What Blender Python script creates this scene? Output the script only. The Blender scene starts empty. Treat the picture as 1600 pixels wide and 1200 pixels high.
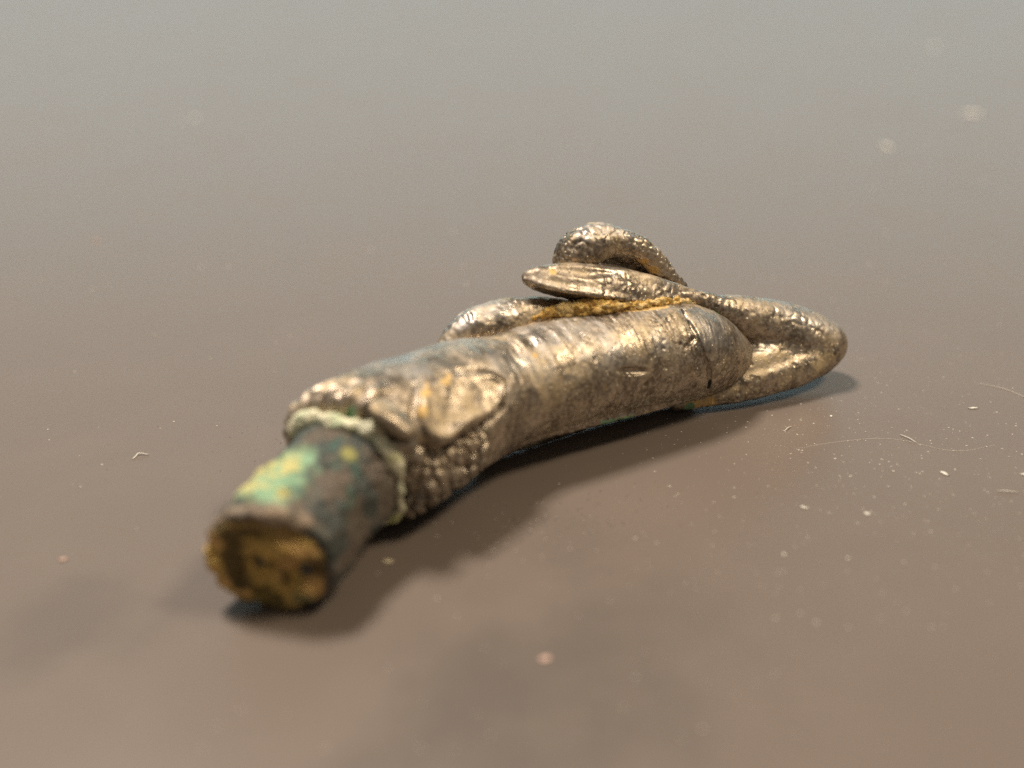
import bpy, math, random
import numpy as np
sc = bpy.context.scene
R = math.radians
# ---------------------------------------------------------------- camera
cd = bpy.data.cameras.new('camera'); cam = bpy.data.objects.new('camera', cd); sc.collection.objects.link(cam)
cam.location = (0, 0, .070); cam.rotation_euler = (R(90-28), 0, 0)
cd.lens = 40; cd.sensor_width = 36; cd.clip_start = .005; cd.clip_end = 20
cd.dof.use_dof = True; cd.dof.focus_distance = .138; cd.dof.aperture_fstop = 9.5; cd.dof.aperture_blades = 0
sc.camera = cam
# ---------------------------------------------------------------- room light: dim warm surroundings, lamps, a cool window
w = bpy.data.worlds.new('World'); sc.world = w; w.use_nodes = True
w.node_tree.nodes['Background'].inputs[0].default_value = (.55, .50, .44, 1); w.node_tree.nodes['Background'].inputs[1].default_value = .27
def area(name, loc, target, sx, sy, power, col):
    l = bpy.data.lights.new(name, 'AREA'); l.shape = 'RECTANGLE'; l.size = sx; l.size_y = sy; l.energy = power; l.color = col
    o = bpy.data.objects.new(name, l); sc.collection.objects.link(o); o.location = loc
    d = np.array(target)-np.array(loc)
    from mathutils import Vector
    o.rotation_euler = Vector(d).to_track_quat('-Z', 'Y').to_euler(); return o
MID = (.008, .118, .006)
area('ceiling_lamp_left', (-.43, .46, 1.45), MID, .28, .28, 30.5, (1, .88, .76))
area('ceiling_lamp_right', (.82, .05, 1.25), MID, .30, .30, 15, (1, .83, .60))
area('window_light', (0, 3.2, .88), (0, .2, 0), 5.0, .8, 24, (.66, .94, 1))
sc.view_settings.view_transform = 'Standard'; sc.view_settings.look = 'None'; sc.view_settings.exposure = 0; sc.view_settings.gamma = 1
sc.view_settings.use_curve_mapping = False
sc.cycles.use_denoising = False
# ---------------------------------------------------------------- shape field toolkit (millimetres)
A = np.array
def nrm(v): v = A(v, float); return v/np.linalg.norm(v)
def spline(pts, rad, n):
    """Catmull-Rom through pts, n steps per span; returns points and radii"""
    pts = A(pts, float); rad = A(rad, float).reshape(-1, 1)
    q = np.hstack([pts, rad]); q = np.vstack([2*q[0]-q[1], q, 2*q[-1]-q[-2]])
    out = []
    for i in range(1, len(q)-2):
        for k in range(n):
            t = k/n
            out.append(.5*((2*q[i])+(q[i+1]-q[i-1])*t+(2*q[i-1]-5*q[i]+4*q[i+1]-q[i+2])*t*t+(3*q[i]-q[i-1]-3*q[i+1]+q[i+2])*t**3))
    out.append(q[-2]); out = A(out)
    return out[:, :3], out[:, 3]
def chain(P, path):
    """distance to a round tube of varying radius; also arc parameter"""
    c, r = path; best = np.full(len(P), 1e9, np.float32)
    for i in range(len(c)-1):
        a, ab = c[i], c[i+1]-c[i]
        pa = P-a.astype(np.float32)
        t = np.clip(pa@(ab/(ab@ab)).astype(np.float32), 0, 1)
        d = np.sqrt(((pa-t[:, None]*ab.astype(np.float32))**2).sum(1))-(r[i]+(r[i+1]-r[i])*t)
        best = np.minimum(best, d)
    return best
def chain_param(P, path):
    c, r = path; best = np.full(len(P), 1e9); par = np.zeros(len(P)); L = 0; vec = np.zeros_like(P); tan = np.zeros_like(P)
    for i in range(len(c)-1):
        a, ab = c[i], c[i+1]-c[i]; l = math.sqrt(ab@ab)
        pa = P-a; t = np.clip(pa@(ab/(ab@ab)), 0, 1); w = pa-t[:, None]*ab
        d = np.sqrt((w**2).sum(1)); m = d < best
        best[m] = d[m]; par[m] = L+l*t[m]; vec[m] = w[m]; tan[m] = ab/l; L += l
    side = np.cross(tan, [0, 0, 1.]); side /= np.linalg.norm(side, axis=1)[:, None]+1e-9; upv = np.cross(side, tan)
    ang = np.arctan2((vec*upv).sum(1), (vec*side).sum(1))
    return par, ang
def ell(P, c, axes, r):
    q = (P-A(c, np.float32))@A(axes, np.float32).T
    r = A(r, np.float32); k0 = np.sqrt(((q/r)**2).sum(1)); k1 = np.sqrt(((q/r**2)**2).sum(1))+1e-6
    return k0*(k0-1)/k1
def smin(a, b, k):
    h = np.maximum(k-np.abs(a-b), 0)/k; return np.minimum(a, b)-h*h*k*.25
def smax(a, b, k): return -smin(-a, -b, k)
_rng = np.random.default_rng(7); _T = _rng.random((32, 32, 32)).astype(np.float32)*2-1
def vnoise(P, scale, seed=0):
    q = P/scale+A([seed*7.31, seed*3.17, seed*5.77]); i = np.floor(q).astype(int); f = (q-i); f = f*f*f*(f*(f*6-15)+10)
    i0 = i & 31; i1 = (i+1) & 31; o = 0
    for dx in (0, 1):
        for dy in (0, 1):
            for dz in (0, 1):
                w = (f[:, 0] if dx else 1-f[:, 0])*(f[:, 1] if dy else 1-f[:, 1])*(f[:, 2] if dz else 1-f[:, 2])
                o = o+w*_T[(i1 if dx else i0)[:, 0], (i1 if dy else i0)[:, 1], (i1 if dz else i0)[:, 2]]
    return o
def fbm(P, scale, octv=3, seed=0):
    o = 0; a = 1.
    for k in range(octv): o = o+a*vnoise(P, scale/2**k, seed+k*1.7); a *= .5
    return o
def worley(P, scale, seed=0, jitter=.8):
    q = P/scale+seed*3.3; i = np.floor(q).astype(int); best = np.full(len(P), 9.); sec = np.full(len(P), 9.)
    for dx in (-1, 0, 1):
        for dy in (-1, 0, 1):
            for dz in (-1, 0, 1):
                c = i+A([dx, dy, dz]); k = c & 31
                j = np.stack([_T[k[:, 0], k[:, 1], k[:, 2]], _T[k[:, 1], k[:, 2], k[:, 0]-9], _T[k[:, 2]-5, k[:, 0], k[:, 1]]], 1)*.5*jitter
                d = np.sqrt(((q-c-.5-j)**2).sum(1)); sec = np.where(d < best, best, np.minimum(sec, d)); best = np.minimum(best, d)
    return best, sec
def polish(f, V, it=1):
    for _ in range(it):
        V32 = V.astype(np.float32); e = .05; d = f(V32)
        g = np.stack([f(V32+A(o, np.float32)*e)-f(V32-A(o, np.float32)*e) for o in ((1, 0, 0), (0, 1, 0), (0, 0, 1))], 1)/(2*e)
        g /= np.maximum((g**2).sum(1), .3)[:, None]
        V = V-np.clip(d[:, None]*g, -.12, .12)
    return V
def net(f, lo, hi, h):
    """surface nets of the field f inside a box, evaluated finely only near the surface"""
    lo = A(lo, float); hi = A(hi, float); B = 6
    nb = np.ceil((hi-lo)/(h*B)).astype(int); n = nb*B+1
    ax = [lo[k]+(np.arange(nb[k])+.5)*h*B for k in range(3)]
    C = np.stack(np.meshgrid(*ax, indexing='ij'), -1).reshape(-1, 3).astype(np.float32)
    dc = f(C).reshape(nb); near = np.abs(dc) < h*B*1.35
    V = np.repeat(np.repeat(np.repeat(np.where(near, 0, np.sign(dc)*9), B, 0), B, 1), B, 2).astype(np.float32)
    V = np.pad(V, ((0, 1),)*3, mode='edge')
    m = np.repeat(np.repeat(np.repeat(near, B, 0), B, 1), B, 2); M = np.zeros(n, bool)
    for dx in (0, 1):
        for dy in (0, 1):
            for dz in (0, 1): M[dx:n[0]-1+dx, dy:n[1]-1+dy, dz:n[2]-1+dz] |= m
    idx = np.argwhere(M)
    for k in range(0, len(idx), 400000):
        s = idx[k:k+400000]; V[s[:, 0], s[:, 1], s[:, 2]] = f((lo+s*h).astype(np.float32))
    V[0] = V[-1] = 9; V[:, 0] = V[:, -1] = 9; V[:, :, 0] = V[:, :, -1] = 9
    S = V < 0; c = np.zeros(n-1, int)
    for dx in (0, 1):
        for dy in (0, 1):
            for dz in (0, 1): c += S[dx:n[0]-1+dx, dy:n[1]-1+dy, dz:n[2]-1+dz]
    cells = np.argwhere((c > 0) & (c < 8)); ids = np.full(n-1, -1); ids[tuple(cells.T)] = np.arange(len(cells))
    acc = np.zeros((len(cells), 3)); cnt = np.zeros(len(cells)); cor = [(a, b, g) for a in (0, 1) for b in (0, 1) for g in (0, 1)]
    val = {o: V[cells[:, 0]+o[0], cells[:, 1]+o[1], cells[:, 2]+o[2]] for o in cor}
    for o in cor:
        for k in range(3):
            if o[k] == 0:
                p = list(o); p[k] = 1; a, b = val[o], val[tuple(p)]; x = (a < 0) != (b < 0)
                t = np.where(x, a/np.where(x, a-b, 1), 0); q = np.tile(A(o, float), (len(cells), 1)); q[:, k] = t
                acc[x] += q[x]; cnt[x] += 1
    verts = lo+(cells+acc/cnt[:, None])*h
    faces = []
    for k in range(3):
        u, w = (k+1) % 3, (k+2) % 3
        a = [slice(None)]*3; b = [slice(None)]*3; a[k] = slice(0, -1); b[k] = slice(1, None)
        sa, sb = S[tuple(a)], S[tuple(b)]; e = np.argwhere(sa != sb); e = e[(e[:, u] > 0) & (e[:, w] > 0) & (e[:, u] < n[u]-1) & (e[:, w] < n[w]-1)]
        fl = sa[tuple(e.T)]; q = []
        for du, dw in ((-1, -1), (0, -1), (0, 0), (-1, 0)):
            g = e.copy(); g[:, u] += du; g[:, w] += dw; q.append(ids[tuple(g.T)])
        q = np.stack(q, 1); q[~fl] = q[~fl][:, ::-1]; faces.append(q)
    F = np.vstack(faces)
    return polish(f, verts), F
# ---------------------------------------------------------------- the shapes of the ornament (millimetres; table top z = 0)
TANG_A = A([-22.28, 85.57, 6.1]); TANG_B = A([-16.6, 98.66, 7.9]); TT = nrm(TANG_B-TANG_A)
TS = nrm(np.cross(TT, [0, 0, 1])); TU = np.cross(TS, TT)
SOCKET = spline([(-19.0, 94.8, 8.2), (-16.7, 99.0, 8.4), (-13.6, 102.3, 8.6), (-10.9, 105.0, 8.7), (-7.03, 109.0, 8.7), (-2.89, 112.6, 8.5), (1.0, 115.0, 8.4)], [8.0, 8.25, 8.2, 7.9, 7.5, 6.9, 6.2], 4)
SHAFT = spline([(-7.03, 109.0, 8.7), (-2.89, 112.6, 8.5), (3.71, 116.6, 8.7), (11.1, 121.0, 8.55), (18.8, 124.9, 7.9), (22.6, 126.8, 7.0), (25.2, 128.0, 5.9), (27.0, 128.8, 5.1)], [6.2, 6.45, 6.55, 6.7, 6.45, 5.8, 4.7, 3.7], 5)
EX = nrm((.80, -.16, -.52)); EN = nrm((.30, -.62, .72)); EN = nrm(EN-EX*(EN@EX)); EY = np.cross(EN, EX); EC = A((-11.7, 96.9, 14.7))
NU = nrm(A((0, 0, 1.))-EX*EX[2]); NO = np.cross(NU, EX); NO = NO if NO[1] < 0 else -NO
def f_socket(P):
    d = chain(P, SOCKET)
    d = smax(d, (P-TANG_B.astype(np.float32))@(-TT).astype(np.float32), 2.2)
    return smax(d, -ell(P, EC-NU*1.0-NO*.1, [EX, NU, NO], (2.5, 1.1, 1.2)), .4)
def f_shaft(P): return chain(P, SHAFT)
def onto(f, pts, it=12):
    """slide points onto the surface of a field"""
    P = A(pts, float)
    for _ in range(it):
        e = .05; Q = P.astype(np.float32); d = f(Q)
        g = np.stack([f(Q+A(o, np.float32)*e)-f(Q-A(o, np.float32)*e) for o in ((1, 0, 0), (0, 1, 0), (0, 0, 1))], 1)/(2*e)
        P = P-d[:, None]*g*.9
    return P
def poly2(x, y, pts):
    """signed distance to a closed outline"""
    d = np.full(len(x), 1e9); s = np.ones(len(x)); n = len(pts)
    for i in range(n):
        ax, ay = pts[i]; bx, by = pts[i-1]; ex, ey = bx-ax, by-ay; wx, wy = x-ax, y-ay
        t = np.clip((wx*ex+wy*ey)/(ex*ex+ey*ey), 0, 1); d = np.minimum(d, (wx-ex*t)**2+(wy-ey*t)**2)
        c1 = y >= ay; c2 = y < by; c3 = ex*wy > ey*wx
        fl = (c1 & c2 & c3) | (~c1 & ~c2 & ~c3); s = np.where(fl, -s, s)
    return s*np.sqrt(d)
# ---------------------------------------------------------------- node helpers
class NT:
    def __init__(s, name):
        s.m = bpy.data.materials.new(name); s.m.use_nodes = True; s.t = s.m.node_tree; s.b = s.t.nodes['Principled BSDF']
    def n(s, typ, **kw):
        x = s.t.nodes.new(typ)
        for k, v in kw.items(): setattr(x, k, v)
        return x
    def put(s, sock, v):
        if isinstance(v, bpy.types.NodeSocket): s.t.links.new(v, sock)
        elif v is not None:
            try: sock.default_value = v
            except Exception: sock.default_value = tuple(v)+(1,)
    def coord(s):
        if not hasattr(s, 'c'):
            tc = s.n('ShaderNodeTexCoord'); mp = s.n('ShaderNodeMapping'); s.put(mp.inputs[0], tc.outputs['Object']); mp.inputs['Scale'].default_value = (1000,)*3; s.c = mp.outputs[0]
        return s.c
    def noise(s, scale, detail=3, rough=.55, vec=None, dist=0):
        x = s.n('ShaderNodeTexNoise'); s.put(x.inputs['Vector'], vec or s.coord()); s.put(x.inputs['Scale'], scale); s.put(x.inputs['Detail'], detail); s.put(x.inputs['Roughness'], rough); s.put(x.inputs['Distortion'], dist); return x.outputs[0]
    def vor(s, scale, feature='F1', vec=None, out=0):
        x = s.n('ShaderNodeTexVoronoi', feature=feature); s.put(x.inputs['Vector'], vec or s.coord()); s.put(x.inputs['Scale'], scale); return x.outputs[out]
    def attr(s, name, out='Fac'): x = s.n('ShaderNodeAttribute', attribute_name=name); return x.outputs[out]
    def ramp(s, f, a, b, lo=0., hi=1.):
        x = s.n('ShaderNodeMapRange', interpolation_type='SMOOTHSTEP'); s.put(x.inputs[0], f)
        for i, v in ((1, a), (2, b), (3, lo), (4, hi)): s.put(x.inputs[i], v)
        return x.outputs[0]
    def math(s, op, a, b=None, c=None):
        x = s.n('ShaderNodeMath', operation=op); s.put(x.inputs[0], a); s.put(x.inputs[1], b)
        if c is not None: s.put(x.inputs[2], c)
        return x.outputs[0]
    def mul(s, a, b): return s.math('MULTIPLY', a, b)
    def add(s, a, b): return s.math('ADD', a, b)
    def mix(s, f, a, b):
        x = s.n('ShaderNodeMix', data_type='RGBA'); s.put(x.inputs[0], f); s.put(x.inputs[6], a); s.put(x.inputs[7], b); return x.outputs[2]
    def lerp(s, f, a, b):
        x = s.n('ShaderNodeMix', data_type='FLOAT'); s.put(x.inputs[0], f); s.put(x.inputs[2], a); s.put(x.inputs[3], b); return x.outputs[0]
    def bump(s, h, dist, strength=1, normal=None):
        x = s.n('ShaderNodeBump'); s.put(x.inputs['Height'], h); x.inputs['Distance'].default_value = dist; x.inputs['Strength'].default_value = strength
        if normal is not None: s.put(x.inputs['Normal'], normal)
        return x.outputs[0]
# ---------------------------------------------------------------- materials
def metal_material(name, grooves=False, bright=1.):
    M = NT(name); b = M.b
    big = M.noise(.16, 4, .6); mid = M.noise(.7, 5, .62); fine = M.noise(3.2, 4, .6)
    tone = M.add(M.mul(big, .55), M.mul(mid, .45))
    col = M.mix(M.ramp(tone, .36, .64), (.165*bright, .132*bright, .098*bright), (.52*bright, .435*bright, .335*bright))
    col = M.mix(M.mul(M.ramp(fine, .54, .68), .5), col, (.09, .068, .048))             # dark tarnish specks
    col = M.mix(M.mul(M.ramp(M.noise(2.2, 5, .7), .47, .60), .55), col, (.62, .54, .44))   # rubbed grain
    col = M.mix(M.mul(M.ramp(M.noise(1.5, 5, .7, None, .6), .55, .64), .65), col, (.085, .064, .042))
    cool = M.mul(M.ramp(M.noise(.22, 3, .5), .44, .58), M.ramp(M.attr('worn'), .2, .9))
    col = M.mix(M.mul(cool, .8), col, (.43, .40, .365))                                 # worn silvery skin
    dustm = M.math('MINIMUM', M.add(M.mul(M.ramp(M.noise(.9, 4, .65), .60, .76), .3), M.mul(M.mul(M.attr('dust'), .75), M.add(M.mul(M.ramp(M.noise(1.1, 5, .65), .46, .66), .6), M.mul(M.ramp(M.noise(.3, 3, .55), .46, .60), .5)))), 1.)
    col = M.mix(dustm, col, M.mix(fine, (.44, .33, .185), (.64, .51, .31)))              # thin earthy film
    if grooves:
        cx = M.n('ShaderNodeCombineXYZ'); M.put(cx.inputs[0], M.add(M.mul(M.attr('along'), 1.9), M.mul(M.attr('around'), 1.1))); M.put(cx.inputs[1], M.mul(M.attr('around'), 3.0)); M.put(cx.inputs[2], M.mul(M.noise(.25, 2), 1.2))
        stri = M.noise(1.0, 2, .5, cx.outputs[0]); smask = M.ramp(M.noise(.13, 2), .36, .55, .25, 1.)
        col = M.mix(M.mul(M.mul(M.ramp(stri, .54, .70), .6), smask), col, (.42, .33, .21))
    flecks = M.mul(M.ramp(M.vor(1.7), .24, .10), M.ramp(M.noise(.6, 2), .46, .60))
    col = M.mix(flecks, col, (.80, .66, .44))                                            # rubbed bright spots
    soil = M.attr('soil'); sm = M.ramp(M.add(soil, M.mul(M.add(fine, -.5), .7)), .35, .6)
    col = M.mix(sm, col, M.mix(M.noise(1.6, 4, .7), (.50, .29, .07), (.82, .60, .27)))
    grn = M.ramp(M.add(M.attr('green'), M.mul(M.add(mid, -.5), .8)), .4, .62)
    col = M.mix(grn, col, M.mix(mid, (.05, .16, .10), (.30, .46, .24)))
    crk = M.ramp(M.attr('crack'), .35, .65); col = M.mix(crk, col, (.016, .012, .008))      # shade inside the cracks and gouge, painted near black
    rough_stuff = M.math('MINIMUM', M.add(M.add(M.add(M.mul(dustm, .75), sm), grn), crk), 1.)
    M.put(b.inputs['Base Color'], col)
    M.put(b.inputs['Metallic'], M.lerp(rough_stuff, .93, .15))
    M.put(b.inputs['Roughness'], M.lerp(rough_stuff, M.add(M.mul(fine, .22), M.ramp(M.noise(.3, 2), .38, .62, .25, .47)), .64))
    pits = M.ramp(M.vor(1.15), .10, .26)                                                 # small corrosion pits
    pits = M.lerp(M.ramp(M.noise(.35, 2), .45, .6), 1., pits)
    h = M.add(M.add(M.mul(M.noise(1.25, 2, .5), .26), M.mul(fine, .18)), M.add(M.mul(pits, .35), M.mul(flecks, .35)))
    if grooves: h = M.add(h, M.mul(M.mul(stri, smask), .95))
    M.put(b.inputs['Normal'], M.bump(h, .00020, .75))
    return M.m
def crust_material(name, rough=.85, bumpd=.0003, grime=.55):
    """corrosion whose colours are stored on the mesh as patches"""
    M = NT(name); n1 = M.noise(1.1, 5, .65); n2 = M.noise(4.5, 4, .6)
    c = M.attr('patina', 'Color')
    dark = M.mix(M.mul(M.ramp(n1, .5, .75), grime), c, (.06, .05, .035)); c = M.mix(M.mul(M.ramp(n2, .5, .7), .25), dark, (.62, .55, .36))
    M.put(M.b.inputs['Base Color'], c); M.put(M.b.inputs['Roughness'], M.add(M.mul(n1, .3), rough-.3)); M.b.inputs['Metallic'].default_value = .08
    M.put(M.b.inputs['Normal'], M.bump(M.add(n1, M.mul(n2, .5)), bumpd, .8)); return M.m
def table_material():
    M = NT('dark_laminate'); b = M.b
    tc = M.n('ShaderNodeTexCoord'); mp = M.n('ShaderNodeMapping'); M.put(mp.inputs[0], tc.outputs['Object']); mp.inputs['Scale'].default_value = (100,)*3; v = mp.outputs[0]
    smudge = M.ramp(M.noise(.55, 4, .6, v, .4), .42, .68); blot = M.ramp(M.noise(1.3, 3, .6, v, .8), .56, .72)
    grain = M.noise(60, 2, .6, v); grain2 = M.noise(200, 2, .5, v)
    col = M.mix(smudge, (.150, .120, .101), (.155, .124, .104))
    col = M.mix(M.mul(blot, .08), col, (.115, .098, .086))
    col = M.mix(M.mul(M.ramp(grain, .3, .7), .12), col, (.12, .10, .085))
    for (sx_, sy_, sr_, k_) in ((.2, 7.5, 1.5, .8), (-4.2, 8.3, .9, .8), (-.3, 6.7, 1.3, .7), (1.2, 8.2, 1.2, .5), (.6, 9.6, .7, .45)):   # greasy smudges and the camera's soft shadow, both painted into the colour
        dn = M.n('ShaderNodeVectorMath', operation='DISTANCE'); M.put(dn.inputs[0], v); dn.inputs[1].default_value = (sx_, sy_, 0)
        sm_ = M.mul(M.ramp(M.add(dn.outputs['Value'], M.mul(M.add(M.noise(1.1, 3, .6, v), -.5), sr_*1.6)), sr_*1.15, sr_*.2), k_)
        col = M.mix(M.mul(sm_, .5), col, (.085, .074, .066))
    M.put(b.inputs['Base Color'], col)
    M.put(b.inputs['Roughness'], M.add(M.add(M.mul(smudge, .02), M.mul(blot, .015)), .385))
    b.inputs['Specular IOR Level'].default_value = .5
    M.put(b.inputs['Normal'], M.bump(M.add(grain, M.mul(grain2, .6)), .00001, .6)); return M.m
def plain(name, col, rough=.8, spec=.3):
    M = NT(name); M.put(M.b.inputs['Base Color'], M.mix(M.noise(2.5, 3), [x*.75 for x in col], col)); M.b.inputs['Roughness'].default_value = rough; M.b.inputs['Specular IOR Level'].default_value = spec; return M.m
MAT = dict(metal=metal_material('tarnished_silver'), shaft=metal_material('tarnished_silver_turned', True), crust=crust_material('copper_corrosion'),
           rust=crust_material('earthy_break', .95, .0010, .25), lint=plain('white_lint', (.78, .74, .66)), crumb=plain('pink_crumb', (.60, .42, .35)), soil=plain('ochre_soil', (.62, .38, .09), .95),
           grit=plain('pale_grit', (.70, .60, .42)))
MAT['table'] = table_material()
# ---------------------------------------------------------------- object helpers
def link(o, parent=None):
    sc.collection.objects.link(o)
    if parent: o.parent = parent
    return o
def tag(o, label=None, cat=None, group=None, kind=None):
    for k, v in (('label', label), ('category', cat), ('group', group), ('kind', kind)):
        if v: o[k] = v
    return o
BASE = A([8., 112., 0.])
def mesh_obj(name, V, F, mat, parent=None, origin=BASE, attrs=None, cols=None, smooth=True):
    me = bpy.data.meshes.new(name); V = (A(V)-origin)*.001
    if isinstance(F, np.ndarray):
        me.vertices.add(len(V)); me.vertices.foreach_set('co', V.astype(np.float32).ravel())
        me.loops.add(F.size); me.loops.foreach_set('vertex_index', F.astype(np.int32).ravel())
        me.polygons.add(len(F)); me.polygons.foreach_set('loop_start', np.arange(0, F.size, F.shape[1], dtype=np.int32))
        me.update(calc_edges=True)
    else: me.from_pydata(V.tolist(), [], F); me.update()
    if smooth: me.polygons.foreach_set('use_smooth', np.ones(len(me.polygons), bool))
    for k, a in (attrs or {}).items():
        at = me.attributes.new(k, 'FLOAT', 'POINT'); at.data.foreach_set('value', np.asarray(a, np.float32))
    if cols is not None:
        at = me.attributes.new('patina', 'FLOAT_COLOR', 'POINT'); at.data.foreach_set('color', np.hstack([cols, np.ones((len(cols), 1))]).astype(np.float32).ravel())
    me.materials.append(mat); o = bpy.data.objects.new(name, me); link(o, parent)
    if parent is None: o.location = origin*.001
    return o
def normals(V, F):
    fn = np.cross(V[F[:, 2]]-V[F[:, 0]], V[F[:, 3]]-V[F[:, 1]]); N = np.zeros_like(V)
    for k in range(4): np.add.at(N, F[:, k], fn)
    return N/(np.linalg.norm(N, axis=1)[:, None]+1e-12)
def sst(x, a, b): t = np.clip((x-a)/(b-a), 0, 1); return t*t*(3-2*t)
def near(V, pts, r):
    """0..1 mask round a list of points"""
    m = np.zeros(len(V))
    for p in pts: m = np.maximum(m, 1-sst(np.linalg.norm(V-A(p[:3]), axis=1), .35*(p[3] if len(p) > 3 else r), (p[3] if len(p) > 3 else r)))
    return m
# ---------------------------------------------------------------- table top
T = 1.3
tv = [(-800, -300, 0), (800, -300, 0), (800, 900, 0), (-800, 900, 0), (-800, -300, -25), (800, -300, -25), (800, 900, -25), (-800, 900, -25)]
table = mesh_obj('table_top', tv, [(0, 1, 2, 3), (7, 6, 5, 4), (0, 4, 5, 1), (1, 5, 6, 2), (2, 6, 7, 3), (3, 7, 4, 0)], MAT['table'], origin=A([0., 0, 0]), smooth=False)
tag(table, 'dark grey brown laminate table top', 'table', kind='structure')
# ---------------------------------------------------------------- the ornament
root = bpy.data.objects.new('metal_ornament', None); link(root); root.location = BASE*.001; root.empty_display_size = .01
tag(root, 'curved tarnished silver and bronze fitting with coiled serpent and green corroded stub end', 'artefact')
# --- shaft
CRACKS = [spline(onto(f_shaft, [(20.1, 124.1, 13.6), (20.6, 122.8, 13.2), (21.2, 121.8, 12.5), (21.7, 121.2, 11.8), (22.4, 120.4, 10.3), (22.75, 120.1, 9.4), (23.3, 120.1, 8.4), (23.6, 120.2, 7.6), (23.8, 120.5, 6.3), (23.7, 121.0, 5.2)]), [.2, .22, .3, .22, .26, .38, .38, .34, .26, .12], 3),
          spline(onto(f_shaft, [(21.6, 121.2, 11.75), (21.0, 120.5, 11.5), (20.2, 119.6, 11.2)]), [.22, .32, .12], 4)]
GOUGE = spline(onto(f_shaft, [(11.9, 114.3, 10.9), (13.0, 114.6, 10.7), (14.6, 115.5, 10.25), (15.7, 116.1, 9.9)]), [.05, .45, .45, .05], 4)
LIGHT_STOP = spline([(-3.5, 112.0, 1.1), (4, 116.9, 1.3), (11, 121, 1.3), (18.5, 124.8, 1.2), (22.5, 126.8, 1.1)], [.9, 1.2, 1.2, 1.1, .9], 3)  # unseen ridge added under the shaft to stop window light
SEAM = spline([(-2.0, 107.3, 4.6), (5.0, 111.7, 4.3), (12.5, 115.9, 4.0), (19.5, 119.9, 3.7), (23.5, 122.9, 2.8)], [.1, .3, .45, .35, .1], 4)
def f_shaft_full(P):
    d = chain(P, SHAFT)
    d = smax(d, -chain(P, GOUGE), .15)
    for c in CRACKS: d = np.maximum(d, -chain(P, c))
    return smin(smin(d, chain(P, SEAM), .5), chain(P, LIGHT_STOP), .6)
V, F = net(f_shaft_full, (-12, 103, -.3), (33, 137, 17), .17)
N = normals(V, F); par, ang = chain_param(V, SHAFT)
q = np.stack([par*1.6, ang*1.2, par*0], 1)
disp = .09*fbm(V, 6, 2, 1)+.05*fbm(q, 1., 3, 2)+.025*vnoise(V, .55, 3)-.22*sst(vnoise(V, .7, 9), .62, .9)*sst(vnoise(V, 5, 11), -.1, .4)
lowside = sst(-N[:, 2]*.5-N[:, 1]*.6, .2, .9)
disp -= .16*lowside*sst(fbm(V, 1.1, 2, 21), .2, .8)
disp += .06*np.sin(par*2.9+.8*vnoise(V, 3, 15))*sst(par, 5, 7)*(1-sst(par, 12, 18))
V = V+N*disp[:, None]
dust = .75*sst(fbm(V, 5, 3, 5), -.1, .6)*sst(N[:, 2], -.5, .4)+.35*(1-sst(par, 6, 20))
soil = 1.0*near(V, [(2.5, 111.8, 14.1, .5)], .7)
SOILLINE = spline([(-3.5, 117.0, 14.5), (0.5, 118.6, 15.2), (4.8, 120.0, 15.45), (9, 120.8, 15.3), (13, 121.6, 15.1), (17, 123.2, 14.6), (21, 125.5, 13.2), (25, 126.8, 11.8)], [.5, .7, .8, .5, .45, .45, .5, .4], 3)
soil = np.maximum(soil, .7*(1-sst(chain(V.astype(np.float32), SOILLINE), -.3, .5)))
green = np.maximum(near(V, [(10.6, 114.6, 3.9, .8), (11.4, 115.1, 3.8, .9), (12.2, 115.6, 3.7, .9), (13.0, 116.1, 3.7, .8), (13.8, 116.5, 3.7, .7)], 1), .8*near(V, [(21.7, 121.2, 11.6, .35), (25.0, 127.8, 12.2, 1.2)], 1))
cdist = np.minimum(chain(V.astype(np.float32), (CRACKS[0][0], CRACKS[0][1]*.55)), chain(V.astype(np.float32), (CRACKS[1][0], CRACKS[1][1]*.55)))+.10*vnoise(V, 1.0, 17)
crack = np.maximum(1-sst(cdist, -.02, .22), .8*(1-sst(chain(V.astype(np.float32), (GOUGE[0]+A([0, 0, .12]), GOUGE[1]*.4)), -.05, .15)))
mesh_obj('shaft', V, F, MAT['shaft'], root, attrs=dict(crack=crack, dust=dust, soil=soil, green=green, along=par, around=ang, worn=sst(N[:, 2], .1, .8)))
# --- socket end with leaf lug
LX = nrm((.76, .62, -.19)); LN = A((.50, -.46, .73)); LN = nrm(LN-LX*(LN@LX)); LY = np.cross(LN, LX); LC = A((-5.4, 101.2, 13.75))
LAX = np.stack([LX, LY, LN]); LOUT = [(-4.87, .25), (-3.51, 2.33), (-.87, 3.05), (2.18, 3.38), (5.38, 2.88), (6.7, 1.57), (5.94, -.21), (3.79, -1.45), (.38, -2.44), (-2.47, -3.53), (-3.77, -3.58), (-4.56, -2.68), (-4.98, -1.28)]
V, F = net(f_socket, (-28, 92, -.4), (10, 124, 18), .18)
N = normals(V, F); par, ang = chain_param(V, SOCKET); fr = (V-TANG_B)@TT
w1, w2 = worley(V*A([1, 1, .75]), 1.35, 2.)
beadzone = sst(ang, -3.2, -2.2)*0+sst(.55-ang, 0, .35)*(ang > -2.4)*(1-sst(fr, 7.5, 11.5))
beads = .8*sst(w2-w1, .03, .32)
hood = sst(ang, .9, 1.2)*(1-sst(fr, 2.0, 4.2))
flute = .17*np.sin(ang*26+1.2*vnoise(V, 1.5, 4))
topz = sst(N[:, 2], .55, .85)*sst(fr, 3.5, 6)
disp = .14*fbm(V, 4, 3, 31)+.05*vnoise(V, .6, 33)*(1-topz)+beadzone*(1.15*beads-.55)+hood*(1.5*flute+.15*vnoise(V, .9, 37)-.12)
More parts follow.
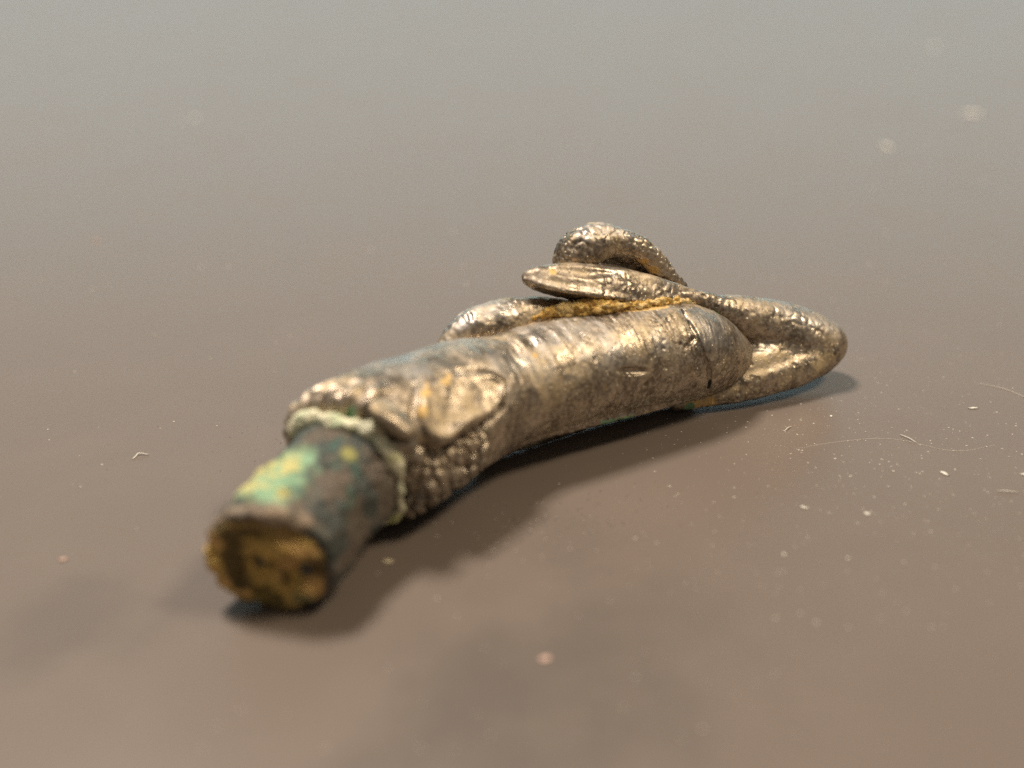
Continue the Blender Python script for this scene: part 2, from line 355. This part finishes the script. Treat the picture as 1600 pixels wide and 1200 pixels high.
brow = sst(ang, .75, .95)*(1-sst(ang, 1.2, 1.5))*sst(fr, 1.5, 3)*(1-sst(fr, 8, 10))
disp += brow*(.15*vnoise(V, 1.8, 41)+.1)
lq = (V-LC)@LAX.T; lr = poly2(lq[:, 0], lq[:, 1], LOUT)
disp -= .9*np.exp(-((lr-.45)/.42)**2)*(lq[:, 2] > -5)*np.clip(.3+sst(.5*lq[:, 0]-.8*lq[:, 1], -.5, 2.5), 0, 1)
disp -= .5*sst(.45-np.abs(ang-.2), 0, .4)*sst(fr, .8, 2)*(1-sst(fr, 5, 7))
V = V+N*disp[:, None]
dust = .9*(1-topz)*sst(fbm(V, 3, 3, 51), -.3, .5)*sst(N[:, 2], -.4, .5)
soil = .75*near(V, [(-8.7, 102.0, 15.3, .8), (-6.4, 104.4, 15.4, .7)], 1)
soil = np.maximum(soil, .42*beadzone*(1-beads/.8)*sst(fr, -1, 1.5)*(1-sst(fr, 3, 5)))
gr = near(V, [(-15.5, 98.2, 14.5, 1.6), (-13.2, 97.6, 14.0, 1.4)], 1)*.9
socket = mesh_obj('socket', V, F, MAT['metal'], root, attrs=dict(dust=dust, soil=soil, green=gr, worn=topz))
# leaf lug on the side of the socket


def f_lug(P):
    q = (P-LC.astype(np.float32))@LAX.astype(np.float32).T; x, y, z = q[:, 0], q[:, 1], q[:, 2]
    d2 = poly2(x, y, LOUT)
    rim = .34*np.exp(-((d2+.55)/.4)**2)*np.clip(sst(x, 4, 6)+sst(-y-.4*x, -.3, 1.5), 0, 1)
    top = z-(.16+.05*x+rim+.04*np.sin(x*1.1)*np.cos(y*1.3)); bot = -(z+2.6)
    return smax(smax(d2, top, .55), bot, .3)*.85
V, F = net(f_lug, LC-8, LC+8, .15); N = normals(V, F); V = V+N*(.10*fbm(V, 2.8, 3, 61)+.03*vnoise(V, .5, 62))[:, None]
qq = (V-LC)@LAX.T
lug = mesh_obj('leaf_lug', V, F, MAT['metal'], socket, attrs=dict(dust=1.15*sst(qq[:, 2], -.5, .2), soil=near(V, [LC+LX*-3.4+LY*2.0, LC+LX*-.6+LY*2.9, LC+LX*-4.6+LY*.0], 1.0)*.85, green=np.zeros(len(V)), worn=np.zeros(len(V))))
# small raised lens beside it
NC = EC+NO*.7+NU*.25
def f_nub(P):
    q = (P-NC.astype(np.float32))@np.stack([EX, NU, NO]).astype(np.float32).T
    return ((np.abs(q[:, 0]/2.7)**2.6+np.abs(q[:, 1]/1.0)**3+np.abs(q[:, 2]/1.45)**3)**(1/2.8)-1)*.9
V, F = net(f_nub, NC-4, NC+4, .12); N = normals(V, F); V = V+N*(.08*fbm(V, 1.4, 2, 71))[:, None]; o0 = V[:, 0]*0
mesh_obj('nub', V, F, MAT['metal'], socket, attrs=dict(dust=1.2*sst((V-NC)@NU, .2, .6), soil=o0, green=o0, worn=o0))  # lit look of the nub's top painted in through the film mask
# --- tang: square-sided corroded stub
def tang_local(P): q = P-TANG_A.astype(np.float32); return q@TT.astype(np.float32), q@TS.astype(np.float32), q@TU.astype(np.float32)
def sq(a, b, p=2.35): return (np.abs(a)**p+np.abs(b)**p)**(1/p)
def f_tang(P):
    s, a, b = tang_local(P); d = smax(sq(a, b)-(5.8+.1*np.clip(1-s/6, 0, 1)), -(s-.30*a+.3), .7); d = smax(d, s-15.5, .5)
    hole = smax(np.sqrt((a+.6)**2+(b+.75)**2)-5.6, s-.30*a-.5, .3); return smax(d, -hole, .5)*.9
V, F = net(f_tang, TANG_A-11, TANG_B+11, .17); N = normals(V, F)
V = V+N*(.36*fbm(V, 3, 3, 81)+.14*vnoise(V, .8, 82))[:, None]; V[:, 2] = np.maximum(V[:, 2], .15)
s, a, b = tang_local(V); g = fbm(V, 3.2, 3, 83); g2 = fbm(V, 1.6, 3, 84)
C = np.tile(A([.105, .082, .064]), (len(V), 1))
def paint(C, m, c): m = np.clip(m, 0, 1)[:, None]; return C*(1-m)+A(c)*m
topm = sst(b, 1.5, 4)
V += N*(.3*topm*(1-sst(s, 6.5, 9))*sst(1.2-a+g*1.5, 0, 1.2)*sst(s+g*1.2, .8, 2)*sst(fbm(V, 1.1, 3, 86), -.4, .5))[:, None]
C = paint(C, .9*sst(fbm(V, 2.2, 3, 85), -.05, .4), (.035, .05, .05))
C = paint(C, .9*topm*(1-sst(s, 8, 10.5))*sst(1.4-a+g*1.5, 0, 1.6)*sst(s+g*1.2, .8, 2.2), (.27, .46, .28))
C = paint(C, .9*topm*(1-sst(s, 6.5, 9.5))*sst(g2-.1*a, .15, .5)*sst(s, .8, 2.4)*sst(1.4-a, 0, 1.2), (.58, .52, .20))
C = paint(C, .9*sst(-a, 2.0, 4.2)*sst(-g, -.6, .2)*sst(s, 5, 8), (.04, .085, .085))
C = paint(C, .8*sst(s, 8, 10.5)*topm*sst(-a+g*2, .2, 2), (.06, .085, .08))
C = paint(C, .9*near(V, [TANG_A+TT*9+TS*3.6+TU*5, TANG_A+TT*6.5+TS*4.6+TU*4, TANG_A+TT*5+TS*1.5+TU*5.6, TANG_A+TT*11+TS*.5+TU*5.6], 2.2)*sst(g2, -.5, .2), (.035, .095, .08))
C = paint(C, .7*near(V, [TANG_A+TT*10.5+TS*3.0+TU*5.4], 1.2), (.40, .38, .10))
C = paint(C, .85*(1-sst(s-.3*a, .3, 1.3))*sst(b, 1, 3)*sst(g2, -.6, .3), (.36, .27, .19))
C = paint(C, .9*near(V, [TANG_A+TT*1.2+TS*4.6+TU*3.2, TANG_A+TT*1.+TS*5.2+TU*.5], 1.7), (.035, .05, .05))
tang = mesh_obj('tang', V, F, MAT['crust'], root, cols=C)
def f_break(P):
    s, a, b = tang_local(P); s = s-.30*a; a = a+.5; b = b+.45
    d = smax(np.sqrt(a*a+b*b)-5.75, -(s+.45), 1.0); return smax(d, s-3.2, .3)
V, F = net(f_break, TANG_A-9, TANG_A+9, .16); N = normals(V, F)
lowk = np.clip(.5-worley(V, 1.5, 5.)[0], 0, .5)*2
V = V+N*((.3+.55*(1-sst(np.hypot((V-TANG_A)@TS+.5, (V-TANG_A)@TU+.45), 3.6, 5.2)))*fbm(V, 2.6, 3, 91)+.2*vnoise(V, .8, 92)+.35*lowk)[:, None]; V[:, 2] = np.maximum(V[:, 2], .05)
s, a, b = tang_local(V); g = fbm(V, 2.6, 3, 93); C = np.tile(A([.72, .48, .13]), (len(V), 1))
C = paint(C, .95*sst(fbm(V, 2.8, 3, 94), -.1, .25), (.13, .085, .022)); C = paint(C, .9*sst(fbm(V, 2.2, 3, 95), .1, .45), (.95, .60, .22))
C = paint(C, .9*near(V, [TANG_A+TS*1.4-TU*.9, TANG_A+TS*3.6+TU*1.4, TANG_A-TS*4.6-TU*1.8], 1.9)*sst(g, -.7, .2), (.85, .52, .20))
C = paint(C, .8*sst(-b, 2.5, 4.6)*sst(g, -.4, .5), (.33, .24, .05)); C = paint(C, .7*near(V, [TANG_A+TS*2.6-TU*4.4], 1.6), (.22, .27, .15))
C = paint(C, .7*sst(b, 2.0, 3.6), (.16, .11, .03))
mesh_obj('broken_face', V, F, MAT['rust'], tang, cols=C)
# pale corrosion rim where the tang enters the socket
ring = []
for k in range(25):
    t = R(150-k*10.5); a, b = math.cos(t), math.sin(t); rr = 5.95/sq(a, b, 3.2); ring.append(TANG_B-TT*(.45+.25*math.sin(k*1.3))+TS*a*rr+TU*b*rr)
RIM = spline(ring, [.3]+[.78+.14*math.sin(k*.7+1)+.12*math.sin(k*1.9)-.22*(k > 12) for k in range(23)]+[.15], 2)
V, F = net(lambda P: chain(P, RIM), TANG_B-10, TANG_B+10, .16); N = normals(V, F)
V = V+N*(.3*fbm(V, 1.4, 3, 101))[:, None]; g = fbm(V, 1.8, 3, 102); C = np.tile(A([.86, .83, .60]), (len(V), 1))
C = paint(C, .85*sst(g, .05, .5), (.70, .74, .30)); C = paint(C, .6*sst(-g, .4, .8), (.34, .46, .28)); C = paint(C, .8*near(V, [TANG_B+TS*4.2+TU*5.6], 1.1), (.35, .14, .04))
mesh_obj('corrosion_rim', V, F, MAT['crust'], tang, cols=C)
# --- serpent head resting over the shaft
HA = A((1.3, 121.4, 19.45)); HX = nrm((22.87-1.47, 7.2, -5.97)); HY = nrm(A((.32, -.95, .0))-HX*(A((.32, -.95, 0))@HX)); HZ = np.cross(HX, HY)
if HZ[2] < 0: HZ = -HZ
HT = nrm(HZ+HY*.10); HY = nrm(HY-HT*(HY@HT)); HZ = HT
def head_local(P): q = P-HA.astype(np.float32); return q@HX.astype(np.float32), q@HY.astype(np.float32), q@HZ.astype(np.float32)
hx = [0, .5, 1.5, 4, 8, 12, 16, 20, 23, 26]
def f_head(P):
    x, y, z = head_local(P); z = z-.35*np.sin(np.clip(x, 0, 20)/20*3.1)
    wv = np.interp(x, hx, [.55, 1.0, 1.75, 2.75, 3.25, 3.3, 2.8, 2.0, 1.4, .9]); hv = np.interp(x, hx, [.5, .9, 1.35, 1.85, 2.2, 2.35, 2.1, 1.65, 1.2, .7])
    e = np.minimum((y/wv)**2, 6); zz = np.where(z > 0, z, -z*.92); d = (zz-hv*(1-e))*.55
    d = smax(d, np.maximum(-x-.15, x-25), .5)
    ridge = smin(d, np.sqrt((y-wv*.95)**2+(z+.05)**2)-.34+.5*sst(np.abs(x-7), 5.5, 8), .5)
    return ridge
GRV = [spline([HA+HX*x+HY*y+HZ*z for x, y, z in ((2.9, .8, 1.9), (5, 1.2, 2.2), (7.5, 1.3, 2.4), (10.2, 1.2, 2.55))], [.35, .75, .75, .2], 4)]
def f_head_full(P):
    d = f_head(P)
    for g_ in GRV: d = smax(d, -chain(P, g_), .35)
    return d
V, F = net(f_head_full, HA-A([4, 6, 12]), HA+A([28, 14, 6]), .13); N = normals(V, F); x, y, z = head_local(V)
w1, w2 = worley(V, .95, 6.); scl = np.clip(w2-w1, 0, .5)
band = sst(y, .6, 1.6)*sst(x, 6, 10)+.8*sst(-z, -.3, .6)*sst(x, 2, 5)
V = V+N*(.08*fbm(V, 2.0, 2, 111)+.02*vnoise(V, .45, 112)+.22*np.clip(band, 0, 1)*(scl-.25)+.10*sst(x, 9, 12)*np.sin(y*3.2+.6)*sst(z, -.2, .6))[:, None]
serp = mesh_obj('serpent_head', V, F, MAT['metal'], root, attrs=dict(dust=.8*sst(fbm(V, 1.6, 3, 113), -.1, .5)*sst(z, -.4, .3), soil=np.maximum(near(V, [HA+HX*3.0+HY*.9+HZ*1.6], .7), .75*sst(-z, 1.0, 1.8)*sst(x, 2.5, 5)), green=.9*near(V, [HA+HX*21+HY*1.2-HZ*.3], 1.4), worn=sst(N[:, 2], .4, .9)*sst(vnoise(V, 2.5, 114), -.3, .4)))
# --- loop of the serpent's body behind the head
LOOP = spline([(6.3, 125.7, 18.2), (7.2, 126.5, 20.0), (8.5, 127.0, 20.8), (10.7, 127.6, 21.3), (13.9, 128.3, 20.85), (16.8, 128.8, 19.0), (19.0, 129.2, 16.3), (20.8, 129.4, 14.6), (22.2, 129.4, 13.0)], [1.6, 2.2, 2.5, 2.15, 1.55, 1.3, 1.1, .9, .7], 4)
def f_loop(P): return smin(chain(P, LOOP), np.minimum(ell(P, (13.6, 129.9, 19.0), np.eye(3), (3.8, .8, 2.1)), ell(P, (16.8, 130.0, 17.0), np.eye(3), (3.0, .8, 1.8))), .5)
V, F = net(f_loop, (-1, 118, 8), (28, 136, 26), .14); N = normals(V, F); par, ang = chain_param(V, LOOP)
w1, w2 = worley(np.stack([par, ang*1.6, par*0], 1), 1.0, 8.)
V = V+N*(.30*(np.clip(w2-w1, 0, .45)-.2)+.18*fbm(V, 2.2, 2, 121)+.02*vnoise(V, .4, 122))[:, None]
mesh_obj('serpent_loop', V, F, MAT['metal'], root, attrs=dict(dust=.85*sst(fbm(V, 1.4, 3, 123), -.2, .4), soil=near(V, [(15.8, 128.2, 18.9, 1.4), (17.0, 128.0, 17.6, 1.2)], 1)*.9, green=.7*near(V, [(18.6, 128.3, 15.2, 1.0)], 1), worn=sst(N[:, 2], .3, .9)))
# --- low ridge behind the shaft
RIDGE = spline([(-8.0, 116.0, 12.1), (-6.4, 117.6, 13.2), (-4.0, 119.1, 13.9), (-.5, 120.5, 14.2), (3.2, 121.7, 14.2), (6.5, 122.8, 13.9), (10, 124.6, 13.0)], [1.0, 1.9, 2.5, 2.7, 2.4, 1.9, 1.2], 4)
V, F = net(lambda P: chain(P, RIDGE), (-14, 110, 6), (15, 132, 20), .15); N = normals(V, F)
V = V+N*(.16*fbm(V, 3, 2, 131)+.05*vnoise(V, .5, 132)-.2*sst(vnoise(V, .9, 133), .6, .85))[:, None]
mesh_obj('serpent_coil', V, F, MAT['metal'], root, attrs=dict(dust=.8*sst(fbm(V, 2, 3, 134), -.3, .4), soil=.42*sst(13.6-V[:, 2]+.8*vnoise(V, .8, 135), -.6, .8)*sst(V[:, 0], -6, -1), green=V[:, 0]*0, worn=sst(N[:, 2], .4, .8)))
# --- folded tip
UP = spline([(20.6, 127.0, 14.6), (22.8, 128.2, 13.7), (25.84, 129.3, 11.9), (29.1, 130.8, 10.0), (33.3, 132.6, 8.0), (37.3, 133.4, 6.4), (40.3, 133.5, 5.2)], [.7, 1.1, 1.8, 2.7, 3.4, 3.5, 3.1], 4)
LOW = spline([(20.5, 123.6, 1.6), (24.9, 125.0, 1.9), (30.5, 126.9, 2.3), (35.8, 129.3, 2.8), (39.6, 131.7, 3.5), (41.2, 133.6, 4.5)], [.9, 1.35, 1.75, 1.9, 2.1, 2.5], 4)
WEB = spline([(26.0, 127.4, 3.6), (31.0, 129.3, 4.2), (36.5, 131.6, 4.15)], [2.7, 2.95, 2.75], 4)
EDGE = spline([(29.0, 125.2, 3.8), (33.5, 127.2, 4.2), (38, 129.7, 4.5), (40.6, 131.4, 4.7)], [.3, .5, .5, .35], 4)
def f_tip(P):
    lo_ = smin(smin(chain(P, LOW), chain(P, WEB), 1.6), chain(P, EDGE), 1.0)
    return smin(chain(P, UP), lo_, 1.0)
V, F = net(f_tip, (16, 118, -.6), (48, 141, 18), .15); N = normals(V, F)
w1, w2 = worley(V, 1.3, 9.); up_ = sst(chain(V.astype(np.float32), LOW)-chain(V.astype(np.float32), UP), -.5, 1.5)
V = V+N*(.10*fbm(V, 3, 2, 141)+.02*vnoise(V, .5, 142)+up_*.2*(np.clip(w2-w1, 0, .4)-.2)*sst(vnoise(V, 3, 143), -.4, .2)-.15*sst(vnoise(V, .8, 144), .6, .85))[:, None]
V[:, 2] = np.maximum(V[:, 2], .02)
tip = mesh_obj('folded_tip', V, F, MAT['metal'], root, attrs=dict(dust=.55*sst(fbm(V, 2, 3, 145), 0, .5)+1.2*(1-up_)*sst(N[:, 2], -.3, .4), soil=np.maximum(near(V, [(28.6, 126.7, 7.4, .6)], 1), .55*near(V, [(22.5, 123.3, 1.6, 2.4), (24.5, 123.7, 1.7, 1.8)], 1)), green=.8*near(V, [(22, 123.0, 1.3, 1.2), (25, 129.4, 11.7, .9)], 1), worn=up_*sst(N[:, 2], .3, .8)))
# --- ochre soil packed under the serpent head
SOIL = spline([(2.4, 119.3, 15.3), (4.4, 120.0, 15.6), (6.5, 120.5, 15.75), (9.5, 120.9, 15.7), (13, 121.9, 15.4), (16.5, 123.6, 15.1), (19.6, 125.7, 14.4), (22.4, 127.4, 13.6)], [.25, .6, .95, 1.0, .8, .55, .55, .4], 3)
V, F = net(lambda P: chain(P, SOIL), (-8, 112, 11), (26, 131, 19), .13); N = normals(V, F)
V = V+N*(.22*fbm(V, .8, 3, 151)+.2*vnoise(V, .35, 152))[:, None]; g = fbm(V, 1.0, 3, 153); C = np.tile(A([.78, .50, .14]), (len(V), 1))
C = paint(C, .8*sst(g, .1, .5), (.85, .64, .30)); C = paint(C, .9*sst(-g, .3, .6), (.40, .20, .04))
mesh_obj('soil_deposit', V, F, MAT['rust'], root, cols=C)
# ---------------------------------------------------------------- lint, crumbs and dust on the table
def tube(path, n=6):
    c, r = path; V = []; F = []
    for i in range(len(c)):
        t = nrm(c[min(i+1, len(c)-1)]-c[max(i-1, 0)]); s = nrm(np.cross(t, [0, 0, 1])+1e-6); u = np.cross(s, t)
        V += [c[i]+r[i]*(s*math.cos(k*2*math.pi/n)+u*math.sin(k*2*math.pi/n)) for k in range(n)]
    for i in range(len(c)-1):
        for k in range(n): F.append((i*n+k, i*n+(k+1) % n, (i+1)*n+(k+1) % n, (i+1)*n+k))
    F += [tuple(range(n))[::-1], tuple(range((len(c)-1)*n, len(c)*n))]; return V, F
def fibre(name, pts, r, label, cat='lint', group=None, mat='lint'):
    pts = [A((p[0], p[1], (p[2] if len(p) > 2 else r*1.02))) for p in pts]
    V, F = tube(spline(pts, [r*.7]+[r]*(len(pts)-2)+[r*.6], 4)); o = mesh_obj(name, V, F, MAT[mat], origin=A([pts[0][0], pts[0][1], 0.])); return tag(o, label, cat, group)
rnd = np.random.default_rng(3)
def crumb(name, x, y, sx, sy, sz, rot, label, cat='crumb', group=None, mat='grit'):
    V, F = [], []; nu, nv = 9, 6
    for j in range(nv+1):
        for i in range(nu):
            t = math.pi*j/nv; p = 2*math.pi*i/nu; k = 1+.28*rnd.standard_normal() if 0 < j < nv else 1
            a, b = sx*math.sin(t)*math.cos(p)*k, sy*math.sin(t)*math.sin(p)*k
            V.append((x+a*math.cos(rot)-b*math.sin(rot), y+a*math.sin(rot)+b*math.cos(rot), max(.01, sz*.5*(1-math.cos(t)))))
    for j in range(nv):
        for i in range(nu): F.append((j*nu+i, (j+1)*nu+i, (j+1)*nu+(i+1) % nu, j*nu+(i+1) % nu))
    return tag(mesh_obj(name, V, F, MAT[mat], origin=A([x, y, 0.])), label, cat, group)
G = 'lint scattered on the table'
fibre('lint_fibre', [(-44.2, 112.9), (-44.0, 113.5), (-43.7, 113.9, .25), (-42.6, 113.9)], .075, 'bent white lint fibre alone on the table left of the green stub', group=G)
fibre('lint_fibre', [(32.9, 119.4), (33.2, 119.5), (33.6, 119.9, .22), (34.2, 120.5)], .05, 'small kinked white fibre below the folded tip', group=G)
fibre('lint_fibre', [(46.9, 118.5), (47.6, 117.5, .2), (48.3, 116.6)], .06, 'thin straight fibre lying across the long faint hair', group=G)
fibre('lint_fibre', [(53.9, 106.2), (55.0, 106.0, .2), (56.3, 105.9)], .05, 'straight pale fibre near the right edge of the picture', group=G)
fibre('table_hair', [(33.3, 115.2), (38.2, 116.7), (43.9, 117.7), (47.5, 117.0), (50.7, 115.2), (53.6, 114.9), (57.5, 116.2)], .016, 'long faint wavy hair on the table right of the ornament', 'hair')
fibre('table_hair', [(61.2, 131.7), (64.0, 130.2), (66.2, 127.3)], .04, 'short curved hair at the right edge beyond the tip', 'hair')
G = 'pale flecks on the table'
crumb('lint_fleck', 49.3, 109.9, .45, .22, .12, -.8, 'brightest white fleck right of the ornament below the wavy hair', 'lint', G, 'lint')
crumb('lint_fleck', 58.1, 125.1, .6, .22, .12, .2, 'elongated pale fleck at the right edge beyond the wavy hair', 'lint', G, 'lint')
crumb('lint_fleck', 31.7, 103.0, .45, .16, .1, -.5, 'left one of two slanted flecks in the empty right foreground', 'lint', G, 'lint')
crumb('lint_fleck', 38.3, 101.8, .36, .2, .1, -.5, 'right one of two slanted flecks in the empty right foreground', 'lint', G, 'lint')
crumb('lint_fleck', 27.8, 94.5, .16, .18, .08, 0, 'round white dot, left of the pair of dots in the right foreground', 'lint', G, 'lint')
crumb('lint_fleck', 34.2, 93.9, .12, .15, .06, 0, 'faint round dot, right of the pair of dots in the right foreground', 'lint', G, 'lint')
crumb('lint_fleck', 58.6, 109.7, .55, .2, .12, .1, 'white fleck cut by the right edge of the picture', 'lint', G, 'lint')
crumb('lint_fleck', 39.7, 123.1, .14, .2, .1, 0, 'tiny bright dot just below the shadow of the tip', 'lint', G, 'lint')
crumb('sand_crumb', -12.6, 93.3, .5, .3, .18, .1, 'yellowish grain in the shadow right of the corroded stub', 'crumb')
crumb('skin_flake', 3.0, 78.9, .6, .3, .1, .5, 'pinkish flake in the blurred foreground below the ornament', 'flake', mat='crumb')
crumb('skin_flake', -45.6, 93.6, .35, .3, .14, .5, 'small pink flake at the far left of the picture beside the stub', 'flake', mat='crumb')
G = 'blurred specks in the background'
crumb('dust_speck', -74.0, 263.8, .55, .9, .2, 0, 'round blurred speck in the background at upper left', 'speck', G, 'lint')
crumb('dust_speck', 80.6, 240.3, .9, 1.3, .25, .3, 'largest blurred speck in the background at upper right', 'speck', G, 'lint')
crumb('dust_speck', 109.0, 267.8, 2.2, 1.0, .2, 0, 'wide blurred speck near the right edge of the background', 'speck', G, 'lint')
crumb('dust_speck', 124.5, 342.6, 1.0, 1.6, .25, 0, 'topmost blurred speck in the far background at right', 'speck', G, 'lint')
crumb('dust_speck', -71.3, 183.8, .35, .5, .15, 0, 'small blurred speck at the left edge of the background', 'speck', G, 'crumb')
# fine dust nobody could count
V = []; F = []
def mote(x, y, s):
    a = rnd.random()*6.28; k = len(V); e = 1+rnd.random()*1.5
    for i in range(4): t = a+i*math.pi/2; V.append((x+s*e*math.cos(t)*(1 if i % 2 else .6), y+s*math.sin(t), .012+.01*rnd.random()))
    V.append((x, y, .02+s*.5)); F.extend([(k+i, k+(i+1) % 4, k+4) for i in range(4)])
for _ in range(1500):
    x = rnd.normal(45, 16); y = rnd.normal(115, 18); mote(x, y, .025+.065*rnd.random()**3)
for _ in range(700):
    y = 68+rnd.random()**1.6*300; x = (rnd.random()-.5)*y*.95; mote(x, y, (.03+.10*rnd.random()**3)*(y/120)**.8)
for _ in range(60): mote(rnd.normal(2, 7), rnd.normal(98, 4), .03+.04*rnd.random())
tag(mesh_obj('table_dust', V, F, MAT['lint'], origin=A([0., 0, 0]), smooth=False), 'fine pale dust sprinkled over the dark table top', 'dust', kind='stuff')

V = []; F = []
for _ in range(260): mote(rnd.normal(7, 7), rnd.normal(100, 3.5), .02+.06*rnd.random()**2)
for _ in range(60): mote(rnd.normal(-32, 9), rnd.normal(116, 6), .02+.05*rnd.random()**2)
for v_ in range(len(V)): V[v_] = (V[v_][0], V[v_][1], min(V[v_][2], .03))
tag(mesh_obj('table_scuffs', V, F, plain('dark_grit', (.05, .042, .036)), origin=A([0., 0, 0]), smooth=False), 'fine dark scuffs and grit on the table in front of the shaft', 'grit', kind='stuff')
